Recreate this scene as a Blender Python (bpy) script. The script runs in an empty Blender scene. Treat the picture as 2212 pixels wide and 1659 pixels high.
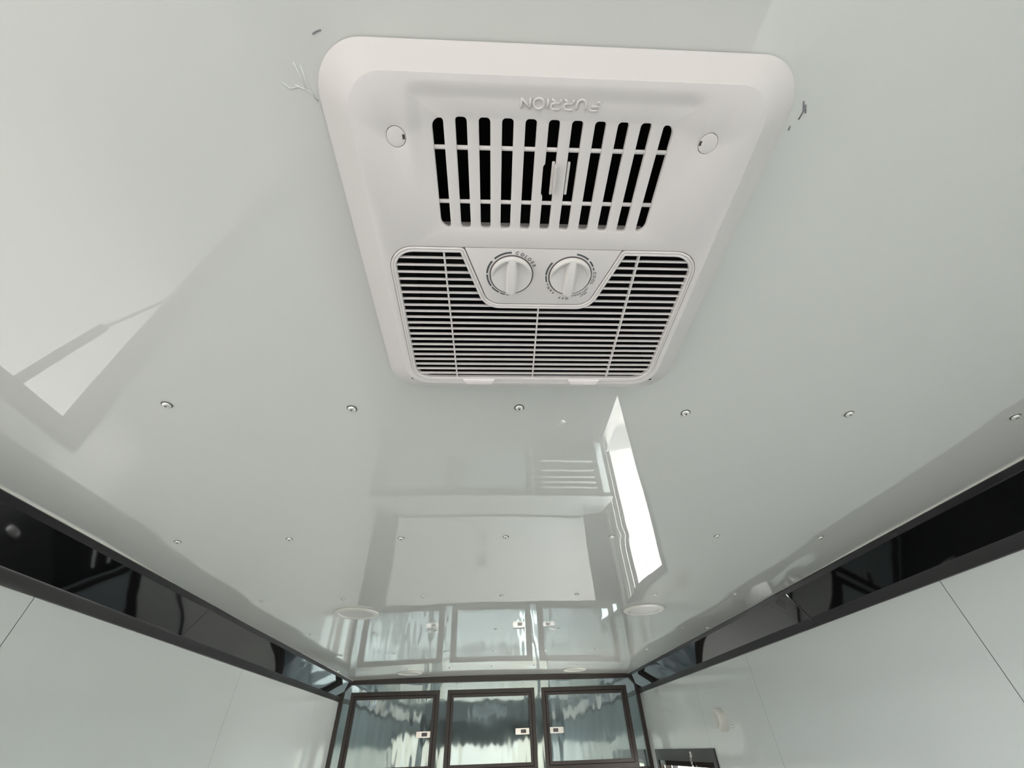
import bpy, bmesh, math, random
from mathutils import Vector, Matrix
from mathutils.geometry import delaunay_2d_cdt
random.seed(7)
SC = bpy.context.scene
COL = SC.collection
D = 1.68                       # camera height above the floor; geometry below is authored relative to the camera

# ------------------------------------------------------------------ camera
cam = bpy.data.cameras.new('camera'); camo = bpy.data.objects.new('camera', cam); COL.objects.link(camo)
R_ = Vector((0.9981897764, -0.0532983961, -0.0278648747))
MX = [[0.9981897764091513, -0.015350472931668054, 0.05815095229678017],
      [-0.053298396147149055, -0.6737431077594166, 0.7370410475101264],
      [-0.027864874670269796, 0.7388061909103478, 0.6733416376789371]]   # rows: world axes seen in camera right/up/forward
right = Vector((MX[0][0], MX[1][0], MX[2][0])); up = Vector((MX[0][1], MX[1][1], MX[2][1])); fwd = Vector((MX[0][2], MX[1][2], MX[2][2]))
rm = Matrix((( right.x, up.x, -fwd.x), (right.y, up.y, -fwd.y), (right.z, up.z, -fwd.z)))
camo.matrix_world = Matrix.Translation((0, 0, D)) @ rm.to_4x4()
cam.sensor_width = 36.0; cam.lens = 36.0 * 869.923 / 2212.0
cam.clip_start = 0.01; cam.clip_end = 200
SC.camera = camo

# ------------------------------------------------------------------ sky, sun, exposure
W = bpy.data.worlds.new('sky'); SC.world = W; W.use_nodes = True
bg = W.node_tree.nodes['Background']
bg.inputs['Color'].default_value = (0.94, 0.97, 1.0, 1); bg.inputs['Strength'].default_value = 4.3
sl = bpy.data.lights.new('sun', 'SUN'); sl.energy = 12.0; sl.angle = math.radians(14); sl.color = (1, 0.96, 0.9)
so = bpy.data.objects.new('sun', sl); COL.objects.link(so)
so.rotation_euler = Vector((0.03, -0.52, 0.85)).to_track_quat('Z', 'Y').to_euler(); so.location = (0, 0, 8)
SC.view_settings.view_transform = 'Standard'; SC.view_settings.look = 'None'
SC.view_settings.exposure = 1.12; SC.view_settings.gamma = 1.0; SC.view_settings.use_curve_mapping = False
try:
    SC.cycles.use_denoising = True
    SC.cycles.max_bounces = 14; SC.cycles.diffuse_bounces = 9; SC.cycles.glossy_bounces = 7
    SC.cycles.sample_clamp_indirect = 6
except Exception: pass

# ------------------------------------------------------------------ materials
def mat(name, col, rough=0.5, metal=0.0, ior=1.5, noise=None, bump=None, spec=None, nb=None):
    """noise=(scale, amount) colour mottling, bump=(scale, distance, stretch) relief"""
    m = bpy.data.materials.new(name); m.use_nodes = True; nt = m.node_tree; b = nt.nodes['Principled BSDF']
    b.inputs['Base Color'].default_value = (*col, 1); b.inputs['Roughness'].default_value = rough
    b.inputs['Metallic'].default_value = metal; b.inputs['IOR'].default_value = ior
    if spec is not None: b.inputs['Specular IOR Level'].default_value = spec
    tc = nt.nodes.new('ShaderNodeTexCoord')
    if noise:
        n = nt.nodes.new('ShaderNodeTexNoise'); n.inputs['Scale'].default_value = noise[0]; n.inputs['Detail'].default_value = 4
        r = nt.nodes.new('ShaderNodeMix'); r.data_type = 'RGBA'
        r.inputs[6].default_value = (*[c * (1 - noise[1]) for c in col], 1); r.inputs[7].default_value = (*[min(1, c * (1 + noise[1])) for c in col], 1)
        nt.links.new(tc.outputs['Object'], n.inputs['Vector']); nt.links.new(n.outputs['Fac'], r.inputs[0]); nt.links.new(r.outputs[2], b.inputs['Base Color'])
    if bump:
        n = nt.nodes.new('ShaderNodeTexNoise'); n.inputs['Scale'].default_value = bump[0]; n.inputs['Detail'].default_value = 2
        mp = nt.nodes.new('ShaderNodeMapping'); mp.inputs['Scale'].default_value = bump[2]
        bu = nt.nodes.new('ShaderNodeBump'); bu.inputs['Strength'].default_value = 1; bu.inputs['Distance'].default_value = bump[1]
        nt.links.new(tc.outputs['Object'], mp.inputs['Vector']); nt.links.new(mp.outputs[0], n.inputs['Vector'])
        nt.links.new(n.outputs['Fac'], bu.inputs['Height']); nt.links.new(bu.outputs[0], b.inputs['Normal'])
    return m

M_ceil = mat('ceiling_gloss', (0.67, 0.685, 0.65), 0.006, ior=1.58, bump=(2.2, 0.0006, (1, 1, 1)))
M_wall = mat('wall_gloss', (0.665, 0.69, 0.675), 0.085, bump=(2.5, 0.0012, (1, 1, 1)))
M_black = mat('black_gloss', (0.004, 0.0042, 0.0045), 0.035, bump=(5, 0.0012, (1, .4, 1)))
M_blacksat = mat('black_satin', (0.028, 0.026, 0.028), 0.33)
M_frame = mat('door_frame_brown', (0.034, 0.026, 0.023), 0.36)
M_joint = mat('joint_grey', (0.22, 0.22, 0.215), 0.6)  # mid grey backing that shows through the sheet joints
M_metal = mat('polished_sheet', (0.34, 0.43, 0.45), 0.05, 0.78, bump=(3.4, 0.0050, (1.9, 1, .5)))
M_chrome = mat('chrome', (0.90, 0.90, 0.89), 0.22, 1.0)
M_screw = mat('screw_white', (0.90, 0.90, 0.85), 0.2, 0.45)
M_ac = mat('ac_plastic', (0.755, 0.722, 0.708), 0.42, noise=(900, 0.03), bump=(1800, 0.00004, (1, 1, 1)))
M_knob = mat('knob_plastic', (0.80, 0.775, 0.75), 0.30)
M_tab = mat('tab_plastic', (0.92, 0.87, 0.85), 0.38)
M_dark = mat('duct_black', (0.006, 0.006, 0.007), 0.7)
M_ink = mat('grey_ink', (0.085, 0.098, 0.105), 0.55)
M_inkl = mat('grey_ink_text', (0.06, 0.066, 0.07), 0.55)
M_gap = mat('gap_grey', (0.10, 0.088, 0.088), 0.6)
M_floor = mat('black_floor', (0.035, 0.035, 0.036), 0.45, bump=(60, 0.001, (1, 1, 1)))
M_light = mat('light_white', (0.72, 0.71, 0.66), 0.3)
M_diff = mat('light_diffuser', (0.60, 0.60, 0.56), 0.35)
M_counter = mat('counter_white', (0.85, 0.86, 0.84), 0.12)
M_rear = mat('roll_door_tan', (0.46, 0.40, 0.33), 0.6)
M_white = mat('outdoor_white', (0.92, 0.93, 0.92), 0.3)
M_ground = mat('concrete', (0.10, 0.098, 0.093), 0.9, noise=(3, 0.12))
M_bld = mat('building_beige', (0.40, 0.335, 0.26), 0.8, noise=(1, 0.06))
M_appl = mat('appliance_black', (0.012, 0.012, 0.013), 0.2)
M_seal = mat('clear_sealant', (0.86, 0.87, 0.85), 0.06, bump=(160, 0.003, (1, 1, 1)))
M_dirt = mat('dirty_caulk', (0.30, 0.29, 0.31), 0.8)
M_nose = mat('nose_gloss_brightened', (0.88, 0.89, 0.87), 0.10, bump=(2.5, 0.0012, (1, 1, 1)))  # wall gloss made paler, standing in for door daylight on the nose
M_film = mat('base_sheet_brightened', (0.58, 0.66, 0.67), 0.18, 0.35, bump=(3.2, 0.002, (1.8, 1, .5)))  # paler copy of the polished sheet, brightness in place of light low down
M_bar = mat('louvre_glint_white', (0.93, 0.93, 0.91), 0.15)  # white base stands in for doorway light reflected in chrome bars
M_apron = mat('apron_dark', (0.10, 0.098, 0.094), 0.9, noise=(6, 0.2))  # dark tone chosen to cut light bounced in from the rear
M_plate = mat('outlet_white', (0.66, 0.67, 0.66), 0.3)

# relief of the soft pan around the return slots, as a smooth bump on the unit's face
def pan_bump(m):
    nt = m.node_tree; b = nt.nodes['Principled BSDF']; N = nt.nodes.new; L = nt.links.new
    m2 = nt.nodes.new('ShaderNodeTexCoord')
    sep = N('ShaderNodeSeparateXYZ'); L(m2.outputs['Object'], sep.inputs[0])
    def mr(src, a, c, t0, t1):
        n = N('ShaderNodeMapRange'); n.interpolation_type = 'SMOOTHSTEP'
        n.inputs[1].default_value = a; n.inputs[2].default_value = c; n.inputs[3].default_value = t0; n.inputs[4].default_value = t1
        L(src, n.inputs[0]); return n.outputs[0]
    ab = N('ShaderNodeMath'); ab.operation = 'ABSOLUTE'; L(sep.outputs[0], ab.inputs[0])
    sx = mr(ab.outputs[0], 0.124, 0.141, 1, 0)
    sy = mr(sep.outputs[1], FACE_C + 0.082, FACE_C + 0.096, 0, 1)
    fy = mr(sep.outputs[1], FACE_C + 0.12, FACE_C + 0.22, 1, 0)
    p1 = N('ShaderNodeMath'); p1.operation = 'MULTIPLY'; L(sx, p1.inputs[0]); L(sy, p1.inputs[1])
    p2 = N('ShaderNodeMath'); p2.operation = 'MULTIPLY'; L(p1.outputs[0], p2.inputs[0]); L(fy, p2.inputs[1])
    bu = N('ShaderNodeBump'); bu.inputs['Distance'].default_value = 0.0026; bu.invert = True
    L(p2.outputs[0], bu.inputs['Height'])
    old = b.inputs['Normal'].links[0].from_socket; L(old, bu.inputs['Normal']); L(bu.outputs[0], b.inputs['Normal'])

# ------------------------------------------------------------------ helpers
ORG = {}                       # authored origin of every parent
def link(o, p, origin):
    COL.objects.link(o); ORG[o.name] = Vector(origin)
    if p is not None:
        o.parent = p; o.location = Vector(origin) - ORG[p.name]
    else:
        o.location = Vector(origin) + Vector((0, 0, D))
    return o
def empty(name, origin, label=None, cat=None, group=None, rz=0, kind=None, parent=None):
    o = bpy.data.objects.new(name, None); o.empty_display_size = 0.05
    link(o, parent, origin); o.rotation_euler = (0, 0, rz)
    tag(o, label, cat, group, kind); return o
def tag(o, label=None, cat=None, group=None, kind=None):
    if label: o['label'] = label
    if cat: o['category'] = cat
    if group: o['group'] = group
    if kind: o['kind'] = kind
    return o
def mesh(name, verts, faces, m, parent=None, origin=None, smooth=False):
    verts = [Vector(v) for v in verts]
    if origin is None:
        lo = [min(v[i] for v in verts) for i in range(3)]; hi = [max(v[i] for v in verts) for i in range(3)]
        origin = Vector([(a + b) / 2 for a, b in zip(lo, hi)])
    origin = Vector(origin)
    me = bpy.data.meshes.new(name); me.from_pydata([v - origin for v in verts], [], faces); me.materials.append(m)
    bm = bmesh.new(); bm.from_mesh(me); bmesh.ops.recalc_face_normals(bm, faces=bm.faces); bm.to_mesh(me); bm.free()
    if smooth: me.polygons.foreach_set('use_smooth', [True] * len(me.polygons))
    o = bpy.data.objects.new(name, me); return link(o, parent, origin)
class MB:
    def __init__(s): s.v = []; s.f = []
    def add(s, v, f):
        n = len(s.v); s.v += [tuple(a) for a in v]; s.f += [tuple(i + n for i in q) for q in f]; return s
    def box(s, x0, x1, y0, y1, z0, z1, c=0.0):
        if c <= 0:
            v = [(x, y, z) for z in (z0, z1) for y in (y0, y1) for x in (x0, x1)]
            return s.add(v, [(0, 1, 3, 2), (4, 5, 7, 6), (0, 1, 5, 4), (2, 3, 7, 6), (0, 2, 6, 4), (1, 3, 7, 5)])
        bm = bmesh.new(); bmesh.ops.create_cube(bm, size=1)
        for q in bm.verts:
            q.co = Vector(((x0 + x1) / 2 + q.co.x * (x1 - x0), (y0 + y1) / 2 + q.co.y * (y1 - y0), (z0 + z1) / 2 + q.co.z * (z1 - z0)))
        bmesh.ops.bevel(bm, geom=list(bm.edges), offset=c, segments=2, affect='EDGES')
        bm.verts.index_update(); v = [tuple(q.co) for q in bm.verts]; f = [tuple(w.index for w in q.verts) for q in bm.faces]; bm.free()
        return s.add(v, f)
    def loft(s, rings, closed=True, cap0=False, cap1=False):
        n = len(rings[0]); v = [p for r in rings for p in r]; f = []
        for i in range(len(rings) - 1):
            for j in range(n if closed else n - 1):
                k = (j + 1) % n; f.append((i * n + j, i * n + k, (i + 1) * n + k, (i + 1) * n + j))
        if cap0: f.append(tuple(range(n)))
        if cap1: f.append(tuple((len(rings) - 1) * n + j for j in range(n)))
        return s.add(v, f)
    def cyl(s, c, axis, r, h, n=32, r2=None):
        a = Vector(axis).normalized(); t = Vector((0, 0, 1)) if abs(a.z) < .9 else Vector((1, 0, 0)); u = a.cross(t).normalized(); w = a.cross(u)
        c = Vector(c); r2 = r if r2 is None else r2
        ring = lambda cc, rr: [cc + (u * math.cos(2 * math.pi * i / n) + w * math.sin(2 * math.pi * i / n)) * rr for i in range(n)]
        return s.loft([ring(c, r), ring(c + a * h, r2)], True, True, True)
    def lathe(s, c, axis, prof, n=40):
        a = Vector(axis).normalized(); t = Vector((0, 0, 1)) if abs(a.z) < .9 else Vector((1, 0, 0)); u = a.cross(t).normalized(); w = a.cross(u); c = Vector(c)
        rings = [[c + a * h + (u * math.cos(2 * math.pi * i / n) + w * math.sin(2 * math.pi * i / n)) * max(r, 1e-5) for i in range(n)] for r, h in prof]
        return s.loft(rings, True, True, True)
    def tube(s, pts, r, closed=False, n=8):
        pts = [Vector(p) for p in pts]; m = len(pts); rings = []; ref = None
        for i, p in enumerate(pts):
            a = pts[(i - 1) % m] if (closed or i > 0) else p; b = pts[(i + 1) % m] if (closed or i < m - 1) else p
            d = (b - a).normalized()
            if ref is None: ref = Vector((0, 0, 1)) if abs(d.z) < .9 else Vector((1, 0, 0))
            u = d.cross(ref).normalized(); w = d.cross(u)
            if abs(d.z) >= .9 or abs(ref.dot(d)) > .95: pass
            rings.append([p + (u * math.cos(2 * math.pi * k / n) + w * math.sin(2 * math.pi * k / n)) * r for k in range(n)])
        if closed: rings.append(rings[0]); return s.loft(rings)
        return s.loft(rings, True, True, True)
    def build(s, name, m, parent=None, origin=None, smooth=False):
        return mesh(name, s.v, s.f, m, parent, origin, smooth)
def B(name, m, parent, *a, c=0.0, **k): return MB().box(*a, c=c).build(name, m, parent, **k)
def sm(o, ang=40):
    me = o.data; me.polygons.foreach_set('use_smooth', [True] * len(me.polygons))
    bm = bmesh.new(); bm.from_mesh(me)
    for e in bm.edges:
        if len(e.link_faces) == 2 and e.calc_face_angle(0) > math.radians(ang): e.smooth = False
    bm.to_mesh(me); bm.free(); return o

def rpoly(V, R, d=0.0, seg=8):
    """rounded, inward-offset outline of a counter-clockwise polygon"""
    n = len(V); V = [Vector(v) for v in V]; out = []; L = []
    for i in range(n):
        a, b = V[i], V[(i + 1) % n]; t = (b - a).normalized(); nn = Vector((-t.y, t.x)); L.append((a + nn * d, t))
    P = []
    for i in range(n):
        (a, t), (b, u) = L[i - 1], L[i]; den = t.x * u.y - t.y * u.x
        if abs(den) < 1e-9: P.append(b); continue
        s = ((b.x - a.x) * u.y - (b.y - a.y) * u.x) / den; P.append(a + t * s)
    for i in range(n):
        p = P[i]; t, u = L[i - 1][1], L[i][1]; cr = t.x * u.y - t.y * u.x
        r = R[i] - d if cr > 0 else R[i] + d
        ang = math.acos(max(-1, min(1, t.dot(u))))
        if r <= 1e-5 or ang < 1e-3: out += [p] * (seg + 1) if seg else [p]; continue
        k = r * math.tan(ang / 2); s0 = p - t * k
        nrm = Vector((-t.y, t.x)) * (1 if cr > 0 else -1); c = s0 + nrm * r; a0 = math.atan2(-nrm.y, -nrm.x)
        for j in range(seg + 1):
            th = a0 + (1 if cr > 0 else -1) * ang * j / seg; out.append(c + Vector((math.cos(th), math.sin(th))) * r)
    return out
def rrect(x0, x1, y0, y1, r, d=0.0, seg=8):
    R = r if isinstance(r, (list, tuple)) else [r] * 4
    return rpoly([(x0, y0), (x1, y0), (x1, y1), (x0, y1)], R, d, seg)

def area2(p): return sum(p[i - 1][0] * p[i][1] - p[i][0] * p[i - 1][1] for i in range(len(p))) / 2
def inside(pt, poly):
    c = False; x, y = pt
    for i in range(len(poly)):
        x0, y0 = poly[i - 1][0], poly[i - 1][1]; x1, y1 = poly[i][0], poly[i][1]
        if (y0 > y) != (y1 > y) and x < (x1 - x0) * (y - y0) / (y1 - y0) + x0: c = not c
    return c
def plate(name, outlines, z0, z1, m, parent=None, bev=0.0, origin=None):
    """flat plate between z0 (the seen, lower side) and z1; first outline is its rim, the others are holes"""
    loops = []
    for k, pts in enumerate(outlines):
        q = [Vector((pts[0][0], pts[0][1]))]
        for p in pts[1:]:
            p = Vector((p[0], p[1]))
            if (p - q[-1]).length > 2e-5: q.append(p)
        if (q[0] - q[-1]).length < 2e-5: q.pop()
        if (area2(q) > 0) != (k == 0): q.reverse()          # material always lies on the left
        loops.append(q)
    def off(q, d):
        n = len(q); r = []
        for i in range(n):
            t0 = (q[i] - q[i - 1]).normalized(); t1 = (q[(i + 1) % n] - q[i]).normalized()
            n0 = Vector((-t0.y, t0.x)); n1 = Vector((-t1.y, t1.x)); h = n0 + n1
            h = h.normalized() if h.length > 1e-6 else n0
            r.append(q[i] + h * d / max(.5, h.dot(n0)))
        return r
    def fill(lps):
        V = []; E = []
        for q in lps:
            s0 = len(V); V += q; E += [(s0 + i, s0 + (i + 1) % len(q)) for i in range(len(q))]
        vo, eo, fo = delaunay_2d_cdt(V, E, [], 0, 1e-7)[:3]
        out = []
        for f in fo:
            c = sum((vo[i] for i in f), Vector((0, 0))) / len(f)
            if inside(c, lps[0]) and not any(inside(c, h) for h in lps[1:]): out.append(tuple(f))
        return vo, out
    mb = MB()
    low = [off(q, bev) for q in loops] if bev else loops
    vo, fo = fill(low); mb.add([(p.x, p.y, z0) for p in vo], fo)
    vo, fo = fill(loops); mb.add([(p.x, p.y, z1) for p in vo], fo)
    for q, l in zip(loops, low):
        rings = [[(p.x, p.y, z0) for p in l]]
        if bev:
            h = off(q, bev * .3); rings.append([(p.x, p.y, z0 + bev * .3) for p in h]); rings.append([(p.x, p.y, z0 + bev) for p in q])
        rings.append([(p.x, p.y, z1) for p in q]); mb.loft(rings)
    if origin is None: origin = Vector((0, 0, (z0 + z1) / 2))
    me = mesh(name, mb.v, mb.f, m, parent, origin)
    bm = bmesh.new(); bm.from_mesh(me.data); bmesh.ops.remove_doubles(bm, verts=bm.verts, dist=5e-6); bmesh.ops.recalc_face_normals(bm, faces=bm.faces); bm.to_mesh(me.data); bm.free()
    return sm(me, 50)

def letters(txt, size):
    """list of (mesh verts/faces, advance centre) for each character of the built-in font"""
    out = []
    for ch in txt:
        cu = bpy.data.curves.new('t', 'FONT'); cu.body = ch; cu.size = size; cu.extrude = 0.00008; cu.resolution_u = 3; cu.offset = size * .014
        t = bpy.data.objects.new('t', cu); COL.objects.link(t); dg = bpy.context.evaluated_depsgraph_get()
        me = bpy.data.meshes.new_from_object(t.evaluated_get(dg)); bpy.data.objects.remove(t)
        v = [tuple(q.co) for q in me.vertices]; f = [tuple(p.vertices) for p in me.polygons]; bpy.data.meshes.remove(me)
        xs = [q[0] for q in v] or [0, size * .3]; out.append((v, f, min(xs), max(xs)))
    return out

# ------------------------------------------------------------------ the room shell
XL, XR, YF, YR, ZF = -1.165, 1.31, 4.22, -2.45, -1.68
XC = 0.07; CL, CR = -1.085, 1.236            # edges of the flat ceiling, coves beyond
ROWS = [-0.02 - 1.22 * 2, -1.85, -1.24, -0.63, -0.02, 0.595, 1.212, 1.815, 2.43, 3.05, 3.70, 4.195]
COLS = [-0.889, -0.570, -0.252, 0.063, 0.384, 0.715, 1.057]
def zc(x, y):
    z = 0.480 - 0.0100 * (x - XC) ** 2
    if y > 1.1:
        t = min(1, (y - 1.1) / 1.05) if y < 2.15 else max(0, (4.25 - y) / 2.1)
        z -= .0052 * t * t * (3 - 2 * t)
    for a, b in zip(ROWS[:-1], ROWS[1:]):
        if a <= y <= b:
            t = (y - a) / (b - a); amp = 0.0011 + 0.0005 * math.sin(a * 7.0)
            z -= amp * math.sin(math.pi * t) ** 2 * (0.75 + 0.25 * math.sin(3.1 * x + a * 5))
    return z
SCREWS = []
for j, y in enumerate(ROWS):
    for i, x in enumerate(COLS):
        if y < -0.5: continue
        if abs(y + 0.02) < .05 and -0.3 < x < 0.5: continue
        SCREWS.append((x + random.uniform(-.006, .006), y + random.uniform(-.006, .006)))
def dimple(x, y):
    z = 0
    for sx, sy in SCREWS:
        d2 = (x - sx) ** 2 + (y - sy) ** 2
        if d2 < .01: z += 0.00055 * math.exp(-d2 / (2 * .026 ** 2))
    return z
# ceiling sheets, each 4 ft long, butted with a fine joint
ceil = empty('ceiling', (XC, .6, 0.48), kind='structure')
SEAM = [-2.46, -2.44, -1.222, -0.002, 1.222, 2.44, 3.66, 4.215]
SH = {}
for k, (a, b) in enumerate(zip(SEAM[:-1], SEAM[1:])):
    st = 0.02 if a > -0.5 else 0.06
    a2, b2 = a - .0006, b + .0006
    nx = int((CR - CL + .03) / st) + 1; ny = max(2, int((b2 - a2) / st) + 1)
    tilt = [0, 0, .0001, -.0001, .0003, -.0003, .0003][k]
    v = []; f = []
    for j in range(ny + 1):
        for i in range(nx + 1):
            x = CL - .015 + (CR - CL + .03) * i / nx; y = a2 + (b2 - a2) * j / ny
            v.append((x, y, zc(x, y) + (dimple(x, y) if a > -.5 else 0) + tilt * (x - XC) * 0.8 + .00012 * (k % 2)))
    for j in range(ny):
        for i in range(nx):
            x = v[j * (nx + 1) + i][0]; y = v[j * (nx + 1) + i][1]
            if -0.135 < x < 0.262 and 0.085 < y < 0.475: continue      # cut-out for the air conditioner
            f.append((j * (nx + 1) + i, j * (nx + 1) + i + 1, (j + 1) * (nx + 1) + i + 1, (j + 1) * (nx + 1) + i))
    o = mesh('panel', v, f, M_ceil, ceil, smooth=True)
B('joint_backing', M_joint, ceil, CL - .02, CR + .02, .5, YF, .486, .489)
# pan-head screws: dome, ring and socket
def screw_mesh():
    m = MB(); m.lathe((0, 0, 0), (0, 0, -1), [(.0076, -.001), (.0076, .0010), (.0069, .0028), (.0050, .0040), (.0022, .0043), (.0020, .0030)], 20); return m
smb = screw_mesh(); sdm = MB().lathe((0, 0, 0), (0, 0, -1), [(.0091, 0.0), (.0091, .0006)], 20)
s0 = s1 = None
for x, y in SCREWS:
    z = zc(x, y) + .0004
    if s0 is None:
        s0 = smb.build('screw', M_screw, ceil, origin=(0, 0, 0), smooth=True); s1 = sdm.build('washer', M_blacksat, s0, origin=(0, 0, 0)); a, b = s0, s1
        s1.location = (0, 0, 0)
        s2 = MB().cyl((0, 0, -.0030), (0, 0, -1), .0022, .0014, 8).build('socket', M_gap, s0, origin=(0, 0, 0)); s2.location = (0, 0, 0)
    else:
        a = s0.copy(); COL.objects.link(a); a.parent = ceil; b = s1.copy(); COL.objects.link(b); b.parent = a; b.location = (0, 0, 0); c = s2.copy(); COL.objects.link(c); c.parent = a; c.location = (0, 0, 0)
    a.location = Vector((x, y, z - .0002)) - ORG['ceiling']; a.rotation_euler = (random.uniform(-.08, .08), random.uniform(-.08, .08), 0)
# roof over everything
B('roof', M_white, None, XL - .06, XR + .06, YR - .05, 4.7, .62, .66).__setitem__('kind', 'structure')

# floor
B('floor', M_floor, None, XL - .03, XR + .03, YR, 4.6, ZF - .06, ZF).__setitem__('kind', 'structure')

# side walls in sheets, with openings
TOP = 0.335
def wall(name, x, sgn, pieces):
    """pieces: y0,y1,z0,z1 sheets; sgn=-1 left wall (outside towards -x)"""
    w = empty(name, (x, 1.0, ZF), kind='structure')
    for (y0, y1, z0, z1) in pieces:
        g = .0009
        xs = sorted((x, x + sgn * .012))
        ny = max(1, int((y1 - y0) / .08)); nz = max(1, int((z1 - z0) / .08)); v = []; f = []
        for j in range(nz + 1):
            for i in range(ny + 1):
                yy = y0 + g + (y1 - y0 - 2 * g) * i / ny; zz = z0 + (z1 - z0) * j / nz
                edge = min(1, 6 * min(i / ny, 1 - i / ny)) * min(1, 6 * min(j / nz, 1 - j / nz))
                v.append((x + sgn * (-.0012 * edge * math.sin(yy * 4 + zz * 2.3)), yy, zz))
        for j in range(nz):
            for i in range(ny): f.append((j * (ny + 1) + i, j * (ny + 1) + i + 1, (j + 1) * (ny + 1) + i + 1, (j + 1) * (ny + 1) + i))
        mesh('panel', v, f, M_wall, w, smooth=True)
    bb = MB()
    for (y0, y1, z0, z1) in pieces:
        xs = sorted((x + sgn * .006, x + sgn * .06)); bb.box(xs[0], xs[1], y0 - .02 * 0, y1, z0, z1)
    bb.build('backing', M_joint, w)
    return w
OY0, OY1, OZ = -1.5, 1.00, 0.225           # left hatch opening
ZT = 0.46
wall('wall_left', XL, -1, [(YR, OY0, ZF, ZT), (OY0, -.3, OZ, ZT), (-.3, OY1 + .015, OZ, ZT), (OY1 + .015, 1.207, ZF, ZT),
     (1.207, 2.427, ZF, ZT), (2.427, 3.647, ZF, ZT), (3.647, YF + .16, ZF, ZT)])
DY0, DY1, DZ = 3.055, 4.02, -0.075         # entry door opening, right wall
wall('wall_right', XR, 1, [(YR, -1.27, ZF, ZT), (-1.27, -.05, ZF, ZT), (-.05, 1.175, ZF, ZT), (1.175, 2.348, ZF, ZT),
     (2.348, DY0, ZF, ZT), (DY0, DY1, DZ, ZT), (DY1, YF + .16, ZF, ZT)])
# rear wall: dark header over an unseen doorway, added open to let light in
wr = empty('wall_rear', (XC, YR, ZF), kind='structure')
B('header', M_black, wr, XL - .03, XR + .03, YR - .06, YR, .13, .60)
B('side_post', M_blacksat, wr, XL - .03, XL + .10, YR - .06, YR, ZF, .13)
B('side_post', M_blacksat, wr, XR - .10, XR + .03, YR - .06, YR, ZF, .13)
rt = B('ramp_door', M_floor, None, XL + .12, XR - .12, YR - 2.0, YR - .02, -2.20, -2.14)
me = rt.data
for v in me.vertices:
    if v.co.y > 0: v.co.z += .48
tag(rt, 'unseen dark ramp door lowered to the ground behind the added rear opening', 'ramp')

# ------------------------------------------------------------------ black coves between walls and ceiling
def cove(name, xc, xw, sgn, joints):
    t = empty(name, (xw, 2.0, .33), kind='structure')
    ys = [YR] + joints + [YF - .005]
    for k, (a, b) in enumerate(zip(ys[:-1], ys[1:])):
        off = .0012 * (k % 2)
        n = max(2, int((b - a) / .06)); ring = []
        prof = [(xc - sgn * .004, .4675), (xc - sgn * .004, .4625), (xc + sgn * .010, .4530), (xc + sgn * .012, .4515),
                (xw - sgn * .0085, .3615), (xw - sgn * .0072, .3575), (xw - sgn * .0065, .330), (xw, .3285)]
        for i in range(n + 1):
            y = a + (b - a + .002) * i / n
            q = []
            for m_, (px, pz) in enumerate(prof):
                dz = 0
                if m_ in (1, 2, 3): dz = (zc(px, y) - .468) * .5
                w = .0009 * math.sin(y * 5.3 + k) + .0007 * math.sin(y * 11.1 + 2 * k)
                q.append((px + sgn * (off + (w if 3 <= m_ <= 5 else 0)), y, pz + dz + (w * .6 if 3 <= m_ <= 5 else 0)))
            ring.append(q)
        m = MB(); m.loft([[r[3], r[4]] for r in ring], closed=False); mesh('fascia', m.v, m.f, M_black, t, smooth=True)
        m = MB(); m.loft([[r[0], r[1], r[2], r[3]] for r in ring], closed=False); sm(mesh('upper_lip', m.v, m.f, M_blacksat, t), 30)
        m = MB(); m.loft([[r[4], r[5], r[6], r[7]] for r in ring], closed=False); sm(mesh('lower_lip', m.v, m.f, M_blacksat, t), 30)
    m = MB().box(*sorted((xc - sgn * .0065, xc - sgn * .0035)), .3, YF - .01, .4632, .470); m.build('edge_bead', M_light, t)
    return t
cove('trim_1', CL, XL, -1, [-.6, 1.85, 3.1])
cove('trim_2', CR, XR, 1, [-.6, 1.76, 3.0])

# ------------------------------------------------------------------ nose of the trailer: white end wall, black slanted corners
wf = empty('wall_front', (XC, 4.36, ZF), kind='structure')
B('panel', M_nose, wf, -.945, .074, 4.355, 4.365, -.99, -.10)
B('panel', M_nose, wf, .076, 1.085, 4.355, 4.365, -.99, -.10)
B('backing', M_joint, wf, XL - .03, XR + .03, 4.37, 4.42, ZF, .6)
for s, xa, xb in ((1, XL, -.945), (-1, XR, 1.085)):
    m = MB().add([(xa, YF - .02, -.99), (xb, 4.36, -.99), (xb, 4.36, -.10), (xa, YF - .02, -.10)], [(0, 1, 2, 3)])
    mesh('corner_panel', m.v, m.f, M_blacksat, wf)

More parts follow.
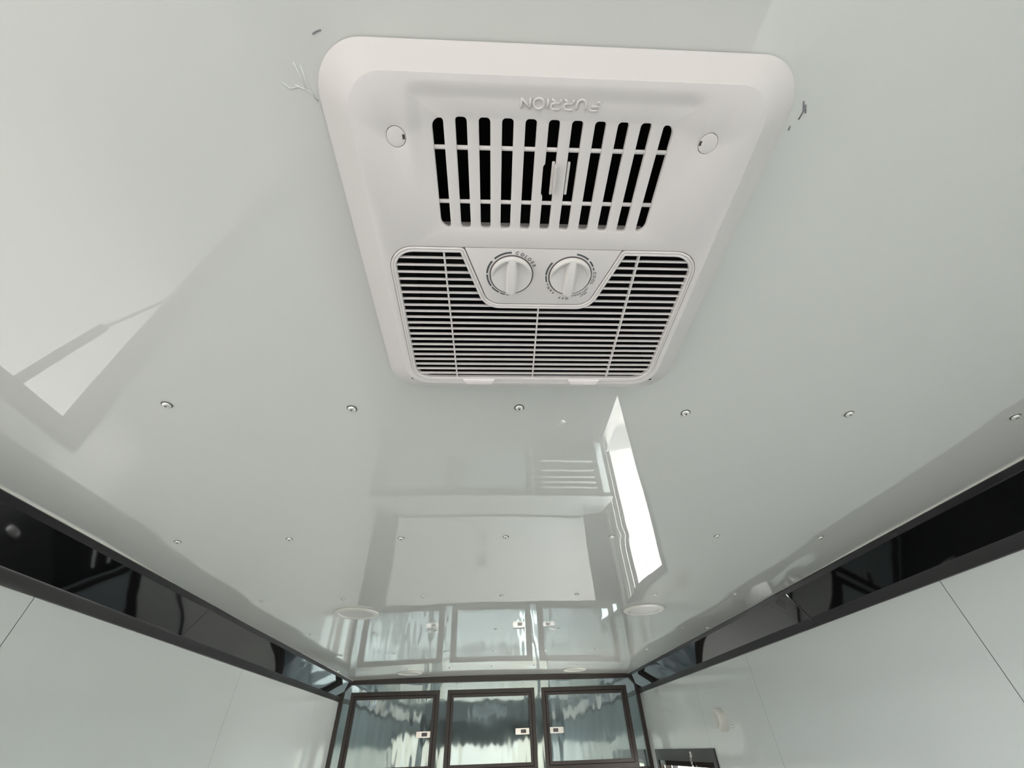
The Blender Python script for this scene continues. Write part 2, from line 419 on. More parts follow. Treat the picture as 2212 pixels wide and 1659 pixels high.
def framed_door(p, x0, x1, z0, z1, y, fw=.028, film=M_metal, latch=None, front=-1):
    """a cabinet door: fixed casing, inner leaf frame and polished sheet"""
    ca = MB()
    for a in ((x0, x1, z1 - fw, z1), (x0, x1, z0, z0 + fw), (x0, x0 + fw, z0 + fw, z1 - fw), (x1 - fw, x1, z0 + fw, z1 - fw)):
        ca.box(a[0], a[1], y - .012, y, a[2], a[3], c=.0012)
    d = ca.build('casing', M_frame, p)
    g = .0035; X0, X1, Z0, Z1 = x0 + fw + g, x1 - fw - g, z0 + fw + g, z1 - fw - g; lw = .020
    dr = MB().box(X0 + lw * .6, X1 - lw * .6, y - .006, y - .001, Z0 + lw * .6, Z1 - lw * .6).build('door', film, p)
    fr = MB()
    for a in ((X0, X1, Z1 - lw, Z1), (X0, X1, Z0, Z0 + lw), (X0, X0 + lw, Z0 + lw, Z1 - lw), (X1 - lw, X1, Z0 + lw, Z1 - lw)):
        fr.box(a[0], a[1], y - .015, y - .003, a[2], a[3], c=.002)
    fr.build('door_frame', M_frame, dr)
    B('gap', M_dark, p, x0 + fw, x1 - fw, y - .0015, y - .0005, z0 + fw, z1 - fw)
    if latch:
        lx, lz, sg, st = latch; s = 1 if sg > 0 else -1
        l = MB().box(lx - .054, lx + .054, y - .0225, y - .0145, lz - .018, lz + .018, c=.003)
        for zz in (-.0165, .0165): l.box(lx - .054, lx + .054, y - .026, y - .022, lz + zz - .0022, lz + zz + .0022)
        for xx in (-.052, .052): l.box(lx + xx - .0022, lx + xx + .0022, y - .026, y - .022, lz - .018, lz + .018)
        o = l.build('latch', M_chrome, dr)
    return dr
def latch_details(p, lx, lz, y, s):
    l = MB().box(lx - .012 * 0 + (-.012 if s > 0 else -.028), lx + (.030 if s > 0 else .012), y - .0245, y - .022, lz - .011, lz + .011, c=.001)
    l.build('latch_cup', M_gap, p)
    MB().box(lx - s * .044 - .006, lx - s * .044 + .006, y - .0265, y - .022, lz - .012, lz + .012, c=.001).build('latch_paddle', M_chrome, p)

# overhead cabinet across the nose
oc = empty('overhead_cabinet', (XC, YF - .02, -.16), 'black framed overhead cabinet with three polished sheet doors under the ceiling end', 'cabinet')
YC = YF - .02
B('body', M_metal, oc, XL + .03, XR - .03, YC, 4.34, -.115, .448)
hd = MB().box(XL + .012, XR - .012, YC - .022, YC + .01, .438, .474, c=.002); hd.build('header_rail', M_frame, oc)
B('bottom_rail', M_frame, oc, XL + .012, XR - .012, YC - .012, YC + .01, -.138, -.119, c=.002)
for x0, x1 in ((XL + .002, XL + .030), (XR - .030, XR - .002)):
    B('corner_post', M_frame, oc, x0, x1, YC - .012, YC + .01, -.138, .42, c=.002)
for sg, xw in ((1, XL), (-1, XR)):
    v = [(xw + sg * .004, YC - .013, .335), (xw + sg * .004, YC - .013, .44), (xw + sg * .09, YC - .013, .474), (xw + sg * .11, YC - .013, .450), (xw + sg * .075, YC - .013, .437),
         (xw + sg * .030, YC - .013, .392), (xw + sg * .030, YC - .013, .335)]
    v2 = [(a, b + .02, c) for a, b, c in v]
    MB().loft([v, v2], True, True, True).build('corner_gusset', M_frame, oc)
for x0, x1, lx, s in ((-1.077, -.361, -.465, 1), (-.297, .420, .308, 1), (.479, 1.201, .581, -1)):
    dr = framed_door(oc, x0, x1, -.118, .388, YC, latch=(lx, .113, s, 0)); latch_details(dr, lx, .113, YC, s)

# base cabinet, worktop and louvred heater
YB = 3.85
bc = empty('base_cabinet', (-.32, YB, ZF), 'low base cabinet with two polished sheet doors below the white worktop', 'cabinet')
B('body', M_film, bc, XL + .02, .505, YB, 4.34, ZF, -1.015)
B('corner_post', M_frame, bc, XL + .002, XL + .03, YB - .012, YB + .01, ZF, -1.015)
for x0, x1, lx in ((-1.08, -.352, -.455), (-.296, .475, -.178)):
    framed_door(bc, x0, x1, -1.655, -1.02, YB, fw=.035, film=M_film, latch=(lx, -1.35, 1, 0))
wt = empty('worktop', (XC, 4.1, -1.0), 'white worktop with a black front edge along the nose', 'worktop')
sv = [(XL + .003, YB - .02), (XR - .003, YB - .02), (XR - .003, 4.185), (1.078, 4.350), (-.938, 4.350), (XL + .003, 4.185)]
MB().loft([[(x, y, z) for x, y in sv] for z in (-1.012, -.986)], True, True, True).build('slab', M_counter, wt)
B('edge_strip', M_blacksat, wt, XL + .004, XR - .004, YB - .034, YB - .018, -1.02, -.982)
B('back_strip', M_blacksat, wt, -.930, 1.070, 4.338, 4.352, -.986, -.970)
ap = empty('louvred_heater', (.83, YB, ZF), 'black heater with five bright louvre bars beside the base cabinet doors', 'heater')
B('body', M_appl, ap, .525, 1.215, YB - .01, 4.33, ZF, -1.02)
B('side_strip', M_film, ap, 1.218, 1.285, YB - .004, 4.33, ZF, -1.02)
for z in (-1.425, -1.305, -1.22, -1.153, -1.088):
    MB().add([(.585, YB - .012, z - .004), (1.15, YB - .012, z - .004), (1.15, YB - .034, z + .004), (.585, YB - .034, z + .004),
              (.585, YB - .012, z + .014), (1.15, YB - .012, z + .014)], [(0, 1, 2, 3), (3, 2, 5, 4), (0, 3, 4), (1, 5, 2), (0, 4, 5, 1)]).build('louvre', M_bar, ap)
MB().lathe((.69, YB - .010, -1.056), (0, -1, 0), [(.045, 0), (.045, .003), (.03, .004)], 24).build('badge', M_chrome, ap).scale = (1, 1, .35)
MB().cyl((.86, YB - .01, -1.047), (0, -1, 0), .009, .006, 12).build('indicator', M_chrome, ap)
B('name_strip', M_gap, ap, .96, 1.12, YB - .012, YB - .010, -1.058, -1.032)

# outlet plates on the nose wall
for z0, z1, h, lb in ((-.71, -.53, 2, 'tall white outlet plate on the nose wall, upper of two'), (-.855, -.755, 1, 'short white outlet plate on the nose wall just above the worktop')):
    ot = empty('outlet_plate', (-.02, 4.352, (z0 + z1) / 2), lb, 'outlet', 'outlet plates on the nose wall')
    B('plate', M_plate, ot, -.063, .023, 4.346, 4.355, z0, z1, c=.002)
    for q in range(h):
        zc_ = (z0 + z1) / 2 + (q - (h - 1) / 2) * .085
        B('socket', M_diff, ot, -.038, -.002, 4.3445, 4.347, zc_ - .026, zc_ + .026, c=.001)

# floor tie-down rings
for x, y, lb in ((.785, 3.50, 'right steel tie-down ring on the black floor before the heater'), (-.585, 3.43, 'left steel tie-down ring on the black floor before the base cabinet')):
    r = empty('tie_down_ring', (x, y, ZF), lb, 'tie-down', 'tie-down rings on the floor')
    MB().lathe((x, y, ZF), (0, 0, 1), [(.055, 0), (.055, .003), (.045, .009), (.030, .009), (.028, .002)], 32).build('base', M_chrome, r, smooth=False)
    MB().tube([(x + .026 * math.cos(a), y + .026 * math.sin(a), ZF + .016 + .006 * math.sin(a)) for a in [i * math.pi / 12 for i in range(24)]], .005, True).build('ring', M_chrome, r, smooth=True)

# ------------------------------------------------------------------ entry door in the right wall
dd = empty('door_1', (XR, 3.54, ZF), kind='structure')
fm = MB(); F = .045
for (y0, y1, z0, z1) in ((DY0 - F, DY1 + F, DZ - .005, DZ + .055), (DY0 - F, DY0, ZF, DZ), (DY1, DY1 + F, ZF, DZ)):
    fm.box(XR - .010, XR + .002, y0, y1, z0, z1, c=.002)
fm.build('door_frame', M_blacksat, dd)
jm = MB()
jm.box(XR - .004, XR + .075, DY0 - .004, DY0 + .012, ZF, DZ); jm.box(XR - .004, XR + .075, DY1 - .012, DY1 + .004, ZF, DZ); jm.box(XR - .004, XR + .075, DY0, DY1, DZ - .030, DZ)
jm.build('jamb', M_black, dd)
B('weather_strip', M_light, dd, XR + .020, XR + .026, DY1 - .020, DY1 - .012, ZF, DZ - .03)
B('threshold', M_chrome, dd, XR - .02, XR + .08, DY0, DY1, ZF, ZF + .012)
# leaf swung outward about its far edge
lf = empty('door_leaf', (XR + .08, DY1 - .01, ZF), rz=math.radians(-20), parent=dd)
y = DY1 - .01
B('skin', M_white, lf, XR + .12, XR + 1.02, y - .016, y + .016, ZF + .02, DZ - .03)
e = MB()
for a in ((XR + .08, XR + .12, ZF + .02, DZ - .03), (XR + 1.02, XR + 1.05, ZF + .02, DZ - .03)):
    e.box(a[0], a[1], y - .020, y + .020, a[2], a[3])
e.build('edge', M_blacksat, lf)
# hold-open chain
ch = empty('hold_open_chain', (XR - .01, 3.36, -.08), 'thin steel chain hanging in a loop from the black entry door frame', 'chain')
P0, P1 = Vector((XR - .015, 3.362, -.135)), Vector((XR + .22, 3.92, -.16))
PA = Vector((XR - .017, 3.360, -.055))
lk = MB(); N = 44
def chain_at(t):
    if t < .12: return PA.lerp(P0, t / .12)
    u = (t - .12) / .88; p = P0.lerp(P1, u); p.z -= .15 * 4 * u * (1 - u); return p
for i in range(N):
    t = (i + .5) / N; p = chain_at(t); q = chain_at(t + .01)
    dv = (q - p).normalized(); sd = dv.cross(Vector((0, 1, 0) if i % 2 else (1, .3, .1))).normalized()
    pts = [p + dv * .0105 * math.cos(a) + sd * .0048 * math.sin(a) for a in [k * math.pi / 5 for k in range(10)]]
    lk.tube(pts, .0013, True, 5)
lk.build('links', M_chrome, ch, smooth=True)['kind'] = 'stuff'
B('bracket', M_chrome, ch, XR - .014, XR - .008, 3.352, 3.370, -.062, -.034, c=.001)
mid = chain_at(.56); mid.z -= .004
MB().tube([mid + Vector((0, 0, -.055 * k / 6)) for k in range(7)], .004).build('snap_hook', M_chrome, ch, smooth=True)

# round white puck on the right wall
pk = empty('puck_lamp', (XR, 2.81, .095), 'round white puck lamp on the right wall above the entry door', 'lamp')
sm(MB().lathe((XR + .001, 2.81, .095), (-1, 0, 0), [(.050, 0), (.050, .022), (.047, .034), (.040, .040), (.038, .040)], 40).build('housing', M_light, pk), 50)
MB().lathe((XR - .039, 2.81, .095), (-1, 0, 0), [(.038, 0), (.037, .0022), (.02, .003)], 40).build('lens', M_diff, pk)
for k, yy in enumerate((2.725, 2.700)):
    s_ = MB().lathe((XR - .0, yy, .063 + .004 * k), (-1, 0, 0), [(.007, 0), (.006, .003), (.002, .004)], 14).build('screw', M_chrome, bpy.data.objects['wall_right'], smooth=True)

# ------------------------------------------------------------------ hatch opening in the left wall
hd = empty('window_1', (XL, -.2, OZ), kind='structure')
hm = MB(); G = .05
for (y0, y1, z0, z1) in ((OY0 - G, OY1 + .035, OZ - .006, OZ + .045), (OY1 + .002, OY1 + .035, ZF, OZ + .01), (OY0 - G, OY0 + .02, ZF, OZ)):
    hm.box(XL - .07, XL + .010, y0, y1, z0, z1, c=.002)
hm.build('window_frame', M_blacksat, hd)
# grab bars beside the opening
for z0, z1 in ((-.59, -.44), (-.41, -.24)):
    B('strike_plate', M_chrome, hd, XL + .009, XL + .013, OY1 + .008, OY1 + .024, z0, z1, c=.0015)
lv = MB().add([(XL - .06, OY0, OZ + .03), (XL - .06, OY1, OZ + .03), (XL - 1.5, OY1, OZ + 1.25), (XL - 1.5, OY0, OZ + 1.25),
               (XL - .06, OY0, OZ + .07), (XL - .06, OY1, OZ + .07), (XL - 1.5, OY1, OZ + 1.29), (XL - 1.5, OY0, OZ + 1.29)],
              [(0, 1, 2, 3), (4, 5, 6, 7), (0, 1, 5, 4), (2, 3, 7, 6), (0, 3, 7, 4), (1, 2, 6, 5)])
lv.build('hatch_lid', M_white, hd)
gs = empty('gas_strut', (XL - .02, .985, -.44), 'gas strut bracing the raised hatch at the left wall opening', 'strut')
A, Bq, Cc = Vector((XL - .02, 1.000, -.44)), Vector((XL - .085, .925, -.13)), Vector((XL - .165, .882, .26))
MB().cyl(A, Bq - A, .006, (Bq - A).length, 16).build('rod', M_chrome, gs, smooth=False)
MB().cyl(Bq, Cc - Bq, .014, (Cc - Bq).length, 20).build('cylinder', M_blacksat, gs, smooth=False)
MB().lathe(A + Vector((.012, 0, 0)), (-1, 0, 0), [(.014, 0), (.014, .02)], 16).build('ball_joint', M_blacksat, gs)

# ------------------------------------------------------------------ outside: guessed, surfaces chosen for the light they send in
gr = B('ground', M_ground, None, -30, 30, -30, 30, -2.35, -2.2); gr['kind'] = 'structure'
M_pad = mat('pale_concrete', (0.55, 0.54, 0.51), 0.9, noise=(3, 0.10))
B('bounce_pad', M_pad, None, XR + .02, 14, -14, 16, -2.2, -2.192)['kind'] = 'structure'  # pale pad added to bounce daylight onto the nose wall
B('light_cut_apron', M_apron, None, -9, XR + .02, -14, YR - .1, -2.2, -2.192)['kind'] = 'structure'  # unseen dark apron, added to weaken light from the rear
bd = empty('building', (0, -14, -2.2), 'unseen stand-in building, beige metal, added behind the rear opening for its light', 'building')
B('wall', M_bld, bd, -12, 12, -14.3, -14, -2.2, 1.4)
B('roof', M_white, bd, -12.2, 12.2, -14.5, -13.8, 1.4, 1.55)
for x in (-6, -1.5, 3, 7.5):
    B('roll_up_door', M_rear, bd, x, x + 2.6, -14.01, -13.96, -2.2, .6)

# ------------------------------------------------------------------ recessed ceiling lights
for x, y, lb in ((-.567, 2.032, 'white round ceiling light near the left cove, nearer of the left pair'),
                 (.735, 2.048, 'white round ceiling light near the right cove, nearer of the right pair'),
                 (-.582, 3.895, 'far left round ceiling light close in front of the overhead cabinet doors'),
                 (.730, 3.925, 'far right round ceiling light close in front of the overhead cabinet doors')):
    z = zc(x, y) - .0003
    t = empty('ceiling_light', (x, y, z), lb, 'ceiling light', 'round ceiling lights')
    sm(MB().lathe((x, y, z + .001), (0, 0, -1), [(.094, 0), (.0955, .003), (.093, .0065), (.088, .008), (.080, .0085), (.073, .0078), (.0705, .0045), (.0700, .002)], 72).build('ring', M_light, t), 35)
    sm(MB().lathe((x, y, z + .001), (0, 0, -1), [(.0705, .001), (.0703, .0042), (.05, .0046), (.02, .0048)], 64).build('diffuser', M_diff, t), 35)

# ------------------------------------------------------------------ air conditioner (authored unrotated; the unit sits 0.9 degrees off the trailer's axis)
FACE_C = -0.285
AX, AY, AZ = 0.058, 0.285, 0.480
TH = 0.016
ac = bpy.data.objects.new('air_conditioner', None); ac.empty_display_size = .05; COL.objects.link(ac)
ac.location = (AX * math.cos(TH) + AY * math.sin(TH), -AX * math.sin(TH) + AY * math.cos(TH), AZ + D); ac.rotation_euler = (0, 0, -TH)
ORG['air_conditioner'] = Vector((AX, AY, AZ))
tag(ac, 'white ceiling air conditioner with vertical return slots, two knobs and a slatted grille', 'air conditioner')
Zf = .432                                   # lower surface of the face
def ring3(x0, x1, y0, y1, r, z): return [(p.x, p.y, z) for p in rrect(x0, x1, y0, y1, r, 0, 14)]
sh = MB()
L0 = (-.1705, .3035, .0615, .5285)
RB = (-.1325, .2560, .0775, .4725)          # where the face plate begins
prof = [(0, .4785), (0, .4765), (.035, .4748), (.10, .4728), (.25, .4665), (.50, .4556), (.72, .4455), (.84, .4397), (.91, .4362), (.955, .4339), (.985, .4327), (1, .4322), (1.02, .4322)]
rings = []
for t, z in prof:
    x0, x1, y0, y1 = [L0[i] + (RB[i] - L0[i]) * t for i in range(4)]
    rr = .050 - .013 * t
    rings.append(ring3(x0, x1, y0, y1, [rr, rr, rr, rr], z))
sh.loft(rings); sm(sh.build('shroud', M_ac, ac), 60)
# face plate with its slots, cap holes and grille opening
slots = []; SW = .0108
for k in range(11):
    xc_ = -.0530 + .02185 * k; a, b = xc_ - SW / 2, xc_ + SW / 2
    y0, y1 = (.1095, .2165)
    if k == 0: slots.append(rpoly([(a, y0 + .001), (b, y0 + .001), (b, y1), (a, y1 - .001)], [.0085, .003, .0035, .0095], 0, 6))
    elif k == 10: slots.append(rpoly([(a, y0 + .001), (b, y0 + .001), (b, y1 - .001), (a, y1)], [.003, .0085, .0095, .0035], 0, 6))
    elif k == 5: slots.append(rpoly([(a, y0), (b, y0), (b, y1), (a, y1), (a, .180), (a - .0018, .1775), (a - .0018, .1500), (a, .1475)], [.0034] * 4 + [0] * 4, 0, 4))
    else: slots.append(rrect(a, b, y0, y1, .0034, 0, 5))
GX0, GX1, GY0, GY1 = -.1235, .2485, .2392, .4655
GR = [.030, .032, .031, .030]
caps = [(-.0930, .1275, .0092, 1), (.2080, .1248, .0094, -1)]
circ = lambda x, y, r, n=40: [Vector((x + r * math.cos(2 * math.pi * i / n), y + r * math.sin(2 * math.pi * i / n))) for i in range(n)]
outer = rrect(RB[0] - .0006, RB[1] + .0006, RB[2] - .0006, RB[3] + .0006, .0355, 0, 14)
M_face = M_ac.copy(); M_face.name = 'ac_face_plastic'
pan_bump(M_face)
plate('face_plate', [outer] + slots + [circ(x, y, r) for x, y, r, s in caps] + [rrect(GX0, GX1, GY0, GY1, GR, 0, 10)], Zf, Zf + .0055, M_face, ac, bev=.0007, origin=(AX, AY, Zf))
for x, y, r, s in caps:
    hole = [Vector(p) for p in ((x + s * (r - .0034), y - .0022), (x + s * (r - .0008), y - .0022), (x + s * (r - .0008), y + .0024), (x + s * (r - .0034), y + .0024))]
    if s < 0: hole.reverse()
    plate('screw_cap', [circ(x, y, r - .00045), hole], Zf, Zf + .003, M_ac, ac, bev=.0002, origin=(x, y, Zf))
    B('cap_notch', M_gap, ac, *sorted((x + s * (r - .0036), x + s * (r - .0006))), y - .0024, y + .0026, Zf + .0015, Zf + .003)
# dark inside: return plenum behind the slots, supply plenum behind the grille
def openbox(name, x0, x1, y0, y1, z0, z1, m):
    v = [(x, y, z) for z in (z0, z1) for y in (y0, y1) for x in (x0, x1)]
    mesh(name, v, [(4, 5, 7, 6), (0, 1, 5, 4), (2, 3, 7, 6), (0, 2, 6, 4), (1, 3, 7, 5)], m, ac)
openbox('return_plenum', -.112, .240, .100, .229, Zf + .0052, .60, M_dark)
openbox('supply_plenum', -.128, .254, .2300, .4680, Zf + .0052, .585, M_dark)
cl = MB()
cl.box(-.060, .172, .2172, .2186, Zf + .0050, Zf + .0125); cl.box(-.060, .172, .2186, .2200, Zf + .010, Zf + .020)
cl.build('duct_collar', M_ac, ac)
# two rods across the slots
for y in (.1360, .1880):
    MB().tube([(-.060, y, Zf + .0035), (.175, y - .0012, Zf + .0035)], .0021, n=12).build('slot_rod', M_ac, ac, smooth=True)
# lever on the bar between the sixth and seventh slots
lvm = MB().box(.0603, .0624, .1470, .1760, Zf - .0070, Zf + .003, c=.0009); lvm.box(.0578, .0606, .1455, .1775, Zf + .0002, Zf + .0035, c=.0006); lvm.box(.0735, .0762, .1455, .1775, Zf + .0012, Zf + .0035, c=.0005)
lvm.build('lever', M_ac, ac)

# raised maker's name, read from the front end of the trailer
def emboss():
    m = MB(); s = .00115; h = .0080; z = Zf - .0008; n = 8
    x = 0; cx = .0570; cy = .0968
    def P(u, v): return (cx - (u - TOT / 2), cy + (v - h / 2), z)
    def stroke(pts, closed=False):
        q = [Vector(P(*p)) for p in pts]
        if closed: m.tube(q, .00088, True, n); return
        cur = [q[0]]
        for i in range(1, len(q)):
            cur.append(q[i])
            if i == len(q) - 1 or (q[i] - q[i - 1]).angle(q[i + 1] - q[i]) > .8:
                m.tube(cur, .00088, False, n); cur = [q[i]]
    def letter(ch, x):
        if ch == 'F':
            w = .0088; q = []
            for v, a, b in ((h, 0.0010, w), (h * .60, 0.0022, w - .0008), (h * .22, .0036, .0060)):
                pass
            stroke([(x + .0004, h), (x + .0076, h), (x + .0086, h - .0006)]); stroke([(x + .0003, h * .60), (x + .0062, h * .60), (x + .0072, h * .60 - .0006)])
            stroke([(x + .0002, h * .17), (x + .0019, h * .22), (x + .0026, h * .30)]); return .0095
        if ch == 'U':
            a = [(x, h), (x, .0042)] + [(x + .0042 - .0042 * math.cos(t), .0042 - .0042 * math.sin(t)) for t in [i * math.pi / 10 for i in range(1, 10)]] + [(x + .0084, .0042), (x + .0084, h)]
            stroke(a); return .0084
        if ch == 'R':
            a = [(x, h), (x + .0062, h)] + [(x + .0062 + .0023 * math.sin(t), h - .0023 + .0023 * math.cos(t)) for t in [i * math.pi / 8 for i in range(1, 8)]] + [(x + .0062, h - .0046), (x + .0010, h - .0046)]
            stroke(a); stroke([(x, h * .40), (x, 0)]); stroke([(x + .0040, h - .0046), (x + .0082, 0)]); return .0085
        if ch == 'I': stroke([(x, 0), (x, h)]); return .0002
        if ch == 'O':
            stroke([(x + .0047 + .0047 * math.cos(t), h / 2 + (h / 2) * math.sin(t)) for t in [i * math.pi / 16 for i in range(32)]], True); return .0094
        if ch == 'N': stroke([(x, 0), (x, h), (x + .0078, 0), (x + .0078, h)]); return .0078
    TOT = .0774; x = 0
    for ch in 'FURRION': x += letter(ch, x) + .0032
    o = m.build('embossed_lettering', M_ac, ac, smooth=True); o['label'] = 'raised maker name lettering above the slots'
emboss()

# --- control panel
notch = [(-.0345, GY0), (.1515, GY0), (.1225, .3180), (-.0070, .3180)]
def cpoly(d, r=.021): return rpoly(notch, [0, 0, r, r], d, 8)
plate('control_panel', [cpoly(.0006)], Zf - .0002, Zf + .005, M_ac, ac, bev=.0005, origin=(.058, .28, Zf))
# --- grille frame: outline of the opening = rounded rectangle less the control panel
op = [(GX0, GY0), (-.0345, GY0), (-.0070, .3180), (.1225, .3180), (.1515, GY0), (GX1, GY0), (GX1, GY1), (GX0, GY1)]
orad = [GR[0], .007, .021, .021, .007, GR[1], GR[2], GR[3]]
def opath(d, seg=10): return rpoly(op, orad, d, seg)
def uniq(p):
    q = [p[0]]
    for a in p[1:]:
        if (a - q[-1]).length > 2e-5: q.append(a)
    return q
fr = MB()
for d, r, z in ((.0021, .0016, Zf + .0004), (.0052, .0017, Zf + .0002)):
    fr.tube([(p.x, p.y, z) for p in uniq(opath(d))], r, True, 8)
sm(fr.build('grille_bead', M_ac, ac), 80)
plate('grille_frame', [uniq(opath(.0008)), uniq(opath(.0066))], Zf + .0008, Zf + .006, M_ac, ac, origin=(.06, .35, Zf))
# --- slats and ribs
inn = uniq(opath(.0060, 6))
def spans(y):
    xs = []
    for i in range(len(inn)):
        a, b = inn[i], inn[(i + 1) % len(inn)]
        if (a.y - y) * (b.y - y) < 0: xs.append(a.x + (b.x - a.x) * (y - a.y) / (b.y - a.y))
    xs.sort(); return list(zip(xs[::2], xs[1::2]))
for i in range(21):
    y = .2541 + .00981 * i
    for a, b in spans(y):
        if b - a < .004: continue
        z0 = Zf + .0002
        m = MB().loft([[(x, y - .0009, z0 + .0004), (x, y - .0005, z0), (x, y + .0005, z0), (x, y + .0009, z0 + .0004), (x, y + .0007, z0 + .0038), (x, y - .0007, z0 + .0038)] for x in (a - .001, b + .001)], True, True, True)
        m.build('slat', M_ac, ac)
def colspan(x, ymin):
    return
for x0, y0, x1, y1 in ((-.0585, .244, -.0560, .461), (.0590, .322, .0612, .461), (.1735, .244, .1780, .461)):
    MB().loft([[(x - .0009, y, Zf - .0004), (x + .0009, y, Zf - .0004), (x + .0007, y, Zf + .006), (x - .0007, y, Zf + .006)] for x, y in ((x0, y0), (x1, y1))], True, True, True).build('rib', M_ac, ac)
# --- release tabs on the grille's lower edge
for a, b in ((-.0475, .0025), (.1175, .1675)):
    plate('release_tab', [rpoly([(a, .4608), (b, .4608), (b - .0055, .4708), (a + .0055, .4708)], [.0006, .0006, .002, .002], 0, 5)], Zf - .0035, Zf + .002, M_tab, ac, bev=.0006, origin=((a + b) / 2, .466, Zf))

# --- knobs: round, with two scooped half-moons leaving a grip bar
def knob(cx, cy, rot):
    R = .0252; H = .0094; m = MB(); nr, na = 26, 96
    def hgt(x, y):
        r = math.hypot(x, y); wbar = .0050
        bar = 1 / (1 + math.exp((abs(x) - wbar) / .00035))
        # scoop floor: a rim stands round the back half only and dies away towards the front
        rimr = R * .90
        t = max(0, min(1, (rimr - r) / (R * .08))); t = t * t * (3 - 2 * t)
        low = .0026 - .0004 * (y / R)
        k = max(0, min(1, (.15 - y / R) / .75)); k = k * k * (3 - 2 * k)
        top = H - .0024 * (r / R) ** 2
        rim = low + (.0082 - low) * k
        sc = rim * (1 - t) + low * t
        return top * bar + sc * (1 - bar)
    rings = []
    ca, sa = math.cos(rot), math.sin(rot)
    for i in range(nr + 1):
        r = R * (i / nr) * .985 + 1e-5; q = []
        for j in range(na):
            a = 2 * math.pi * j / na; x, y = r * math.cos(a), r * math.sin(a); q.append((cx + x * ca - y * sa, cy + x * sa + y * ca, Zf - hgt(x, y)))
        rings.append(q)
    q = []; q2 = []
    for j in range(na):
        a = 2 * math.pi * j / na; x, y = R * math.cos(a), R * math.sin(a); h = hgt(x * .98, y * .98)
        q.append((cx + x * ca - y * sa, cy + x * sa + y * ca, Zf - h + .0009)); q2.append((cx + (x * ca - y * sa) * 1.01, cy + (x * sa + y * ca) * 1.01, Zf + .0002))
    rings += [q, q2]; m.loft(rings, True, True, False)
    k = sm(m.build('knob', M_knob, ac, origin=(cx, cy, Zf)), 55)
    MB().lathe((cx, cy, Zf + .001), (0, 0, -1), [(.0268, 0), (.0268, .0018), (.0262, .0020)], 64).build('knob_collar', M_gap, k, origin=(cx, cy, Zf))
    return k
K1, K2 = (.0215, .2745), (.0940, .2748)
knob(*K1, 0.0); knob(*K2, 0.0)
def arc(c, a0, a1, r0, r1, rr0=None):
    m = MB(); n = max(3, int(abs(a1 - a0) / 4)); A = []; Bv = []
    for i in range(n + 1):
        t = math.radians(a0 + (a1 - a0) * i / n); k = i / n
        ro = r1; ri = r0
        for lst, r in ((A, ri), (Bv, ro)): lst.append((c[0] + r * math.sin(t), c[1] - r * math.cos(t)))
    z = Zf - .00035; v = [(x, y, z) for x, y in A + Bv]; f = [(i, i + 1, n + 2 + i, n + 1 + i) for i in range(n)]
    v += [(x, y, z + .0003) for x, y in A + Bv]; f += [tuple(k + 2 * (n + 1) for k in q) for q in f]
    m.add(v, f); o = m.build('dial_dash', M_ink, ac)
KR = .0255
for a0, a1, w in ((-44, -1, .0017), (-86, -52, .0017), (-123, -90, .0015), (-149, -127, .0014), (-166, -153, .0012), (-178, -170, .0010)):
    arc(K1, a0, a1, KR * 1.125, KR * 1.125 + w * 1.35)
for a0, a1, w in ((-88, -53, .0016), (-108, -90, .0013), (-118, -113, .0010), (8, 40, .0016), (46, 62, .0014), (66, 73, .0012)):
    arc(K2, a0, a1, KR * 1.125, KR * 1.125 + w * 1.35)
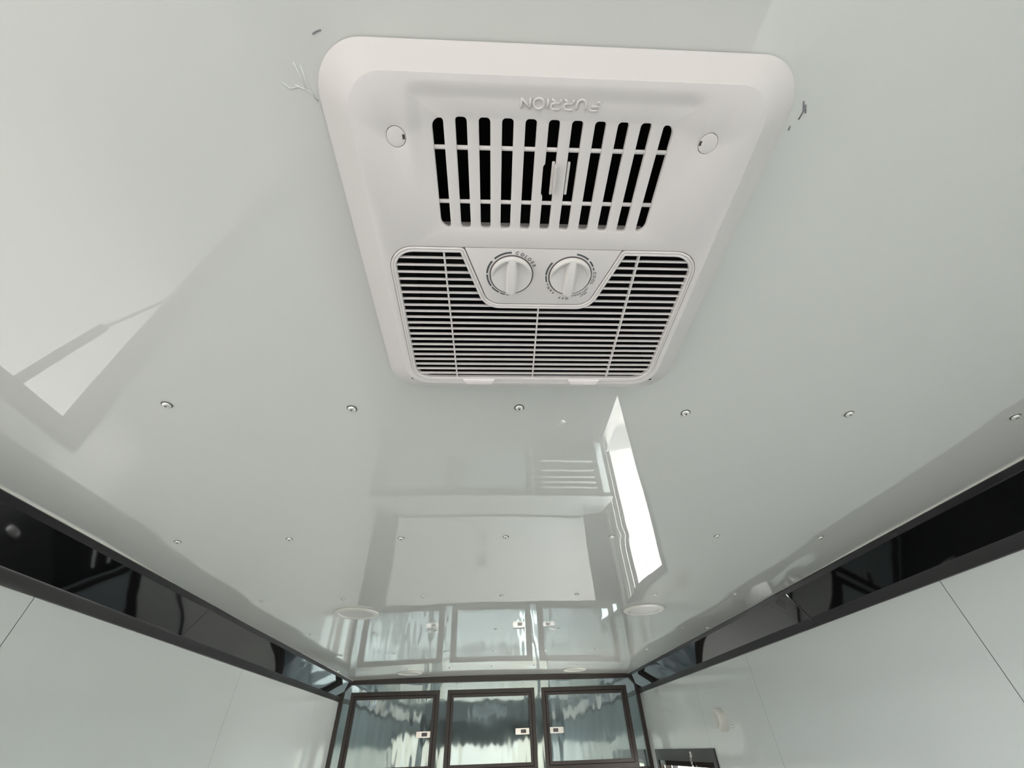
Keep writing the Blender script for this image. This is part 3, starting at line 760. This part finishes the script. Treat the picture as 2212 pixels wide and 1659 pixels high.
def arctext(c, txt, a0, a1, r, size, lab):
    """characters run clockwise as seen from below, tops outward, filling a0..a1 degrees"""
    gl = letters(txt, size); wd = [g[3] - g[2] for g in gl]; m = MB()
    gap = (math.radians(a1 - a0) * r - sum(wd)) / max(1, len(txt) - 1); s = 0
    for (v, f, x0, x1), w in zip(gl, wd):
        th = math.radians(a0) + (s + w / 2) / r; s += w + gap
        o = Vector((c[0] + r * math.sin(th), c[1] - r * math.cos(th))); ex = Vector((math.cos(th), math.sin(th))); ey = Vector((math.sin(th), -math.cos(th)))
        m.add([(*(o + ex * (q[0] - (x0 + x1) / 2) + ey * q[1]), Zf - .00032 - q[2]) for q in v], f)
    o = m.build('dial_lettering', M_inkl, ac); o['label'] = lab
arctext(K1, 'COLDER', 8, 68, KR * 1.10, .0058, 'grey word COLDER')
arctext(K2, 'COOL', 78, 112, KR * 1.13, .0050, 'grey word COOL')
arctext(K2, '(OPTIONAL)', 124, 168, KR * 1.15, .0033, 'small grey word OPTIONAL in brackets')
arctext(K2, 'HEAT', 133, 150, KR * 1.29, .0033, 'small grey word HEAT')
arctext(K2, 'OFF', 176, 198, KR * 1.24, .0046, 'grey word OFF')
arctext(K2, 'FAN', 215, 238, KR * 1.13, .0048, 'grey word FAN')

# ------------------------------------------------------------------ small marks: smeared sealant, dirt at the unit's corners
def smear(name, x, y, pts, m, r, label, cat):
    mb = MB()
    for a in pts:
        mb.tube([(x + p[0], y + p[1], zc(x + p[0], y + p[1]) - .0001) for p in a], r, n=6)
    o = mb.build(name, m, None, smooth=True); tag(o, label, cat); return o
smear('sealant_smear', -.19, .095, [[(-.012, .006), (-.006, .011), (.004, .009)], [(.004, -.010), (.007, .0), (.009, .011)], [(.010, -.008), (.011, .006), (.016, .018)], [(.0, .008), (.012, .012), (.018, .020)]],
      M_seal, .0005, 'clear sealant smear on the ceiling beside the upper left corner of the air conditioner', 'sealant')
smear('dirt_mark', .319, .098, [[(-.004, -.006), (.001, .002), (.000, .010)], [(.0, -.003), (.004, .004)], [(-.0055, .016), (-.005, .020)]],
      M_dirt, .0008, 'small grey dirt mark on the ceiling at the air conditioner right edge', 'dirt')
smear('caulk_crumb', -.158, .063, [[(-.004, .001), (.0, -.001), (.004, -.002)]], M_dirt, .0006, 'tiny dark caulk crumb at the air conditioner upper left corner', 'caulk')
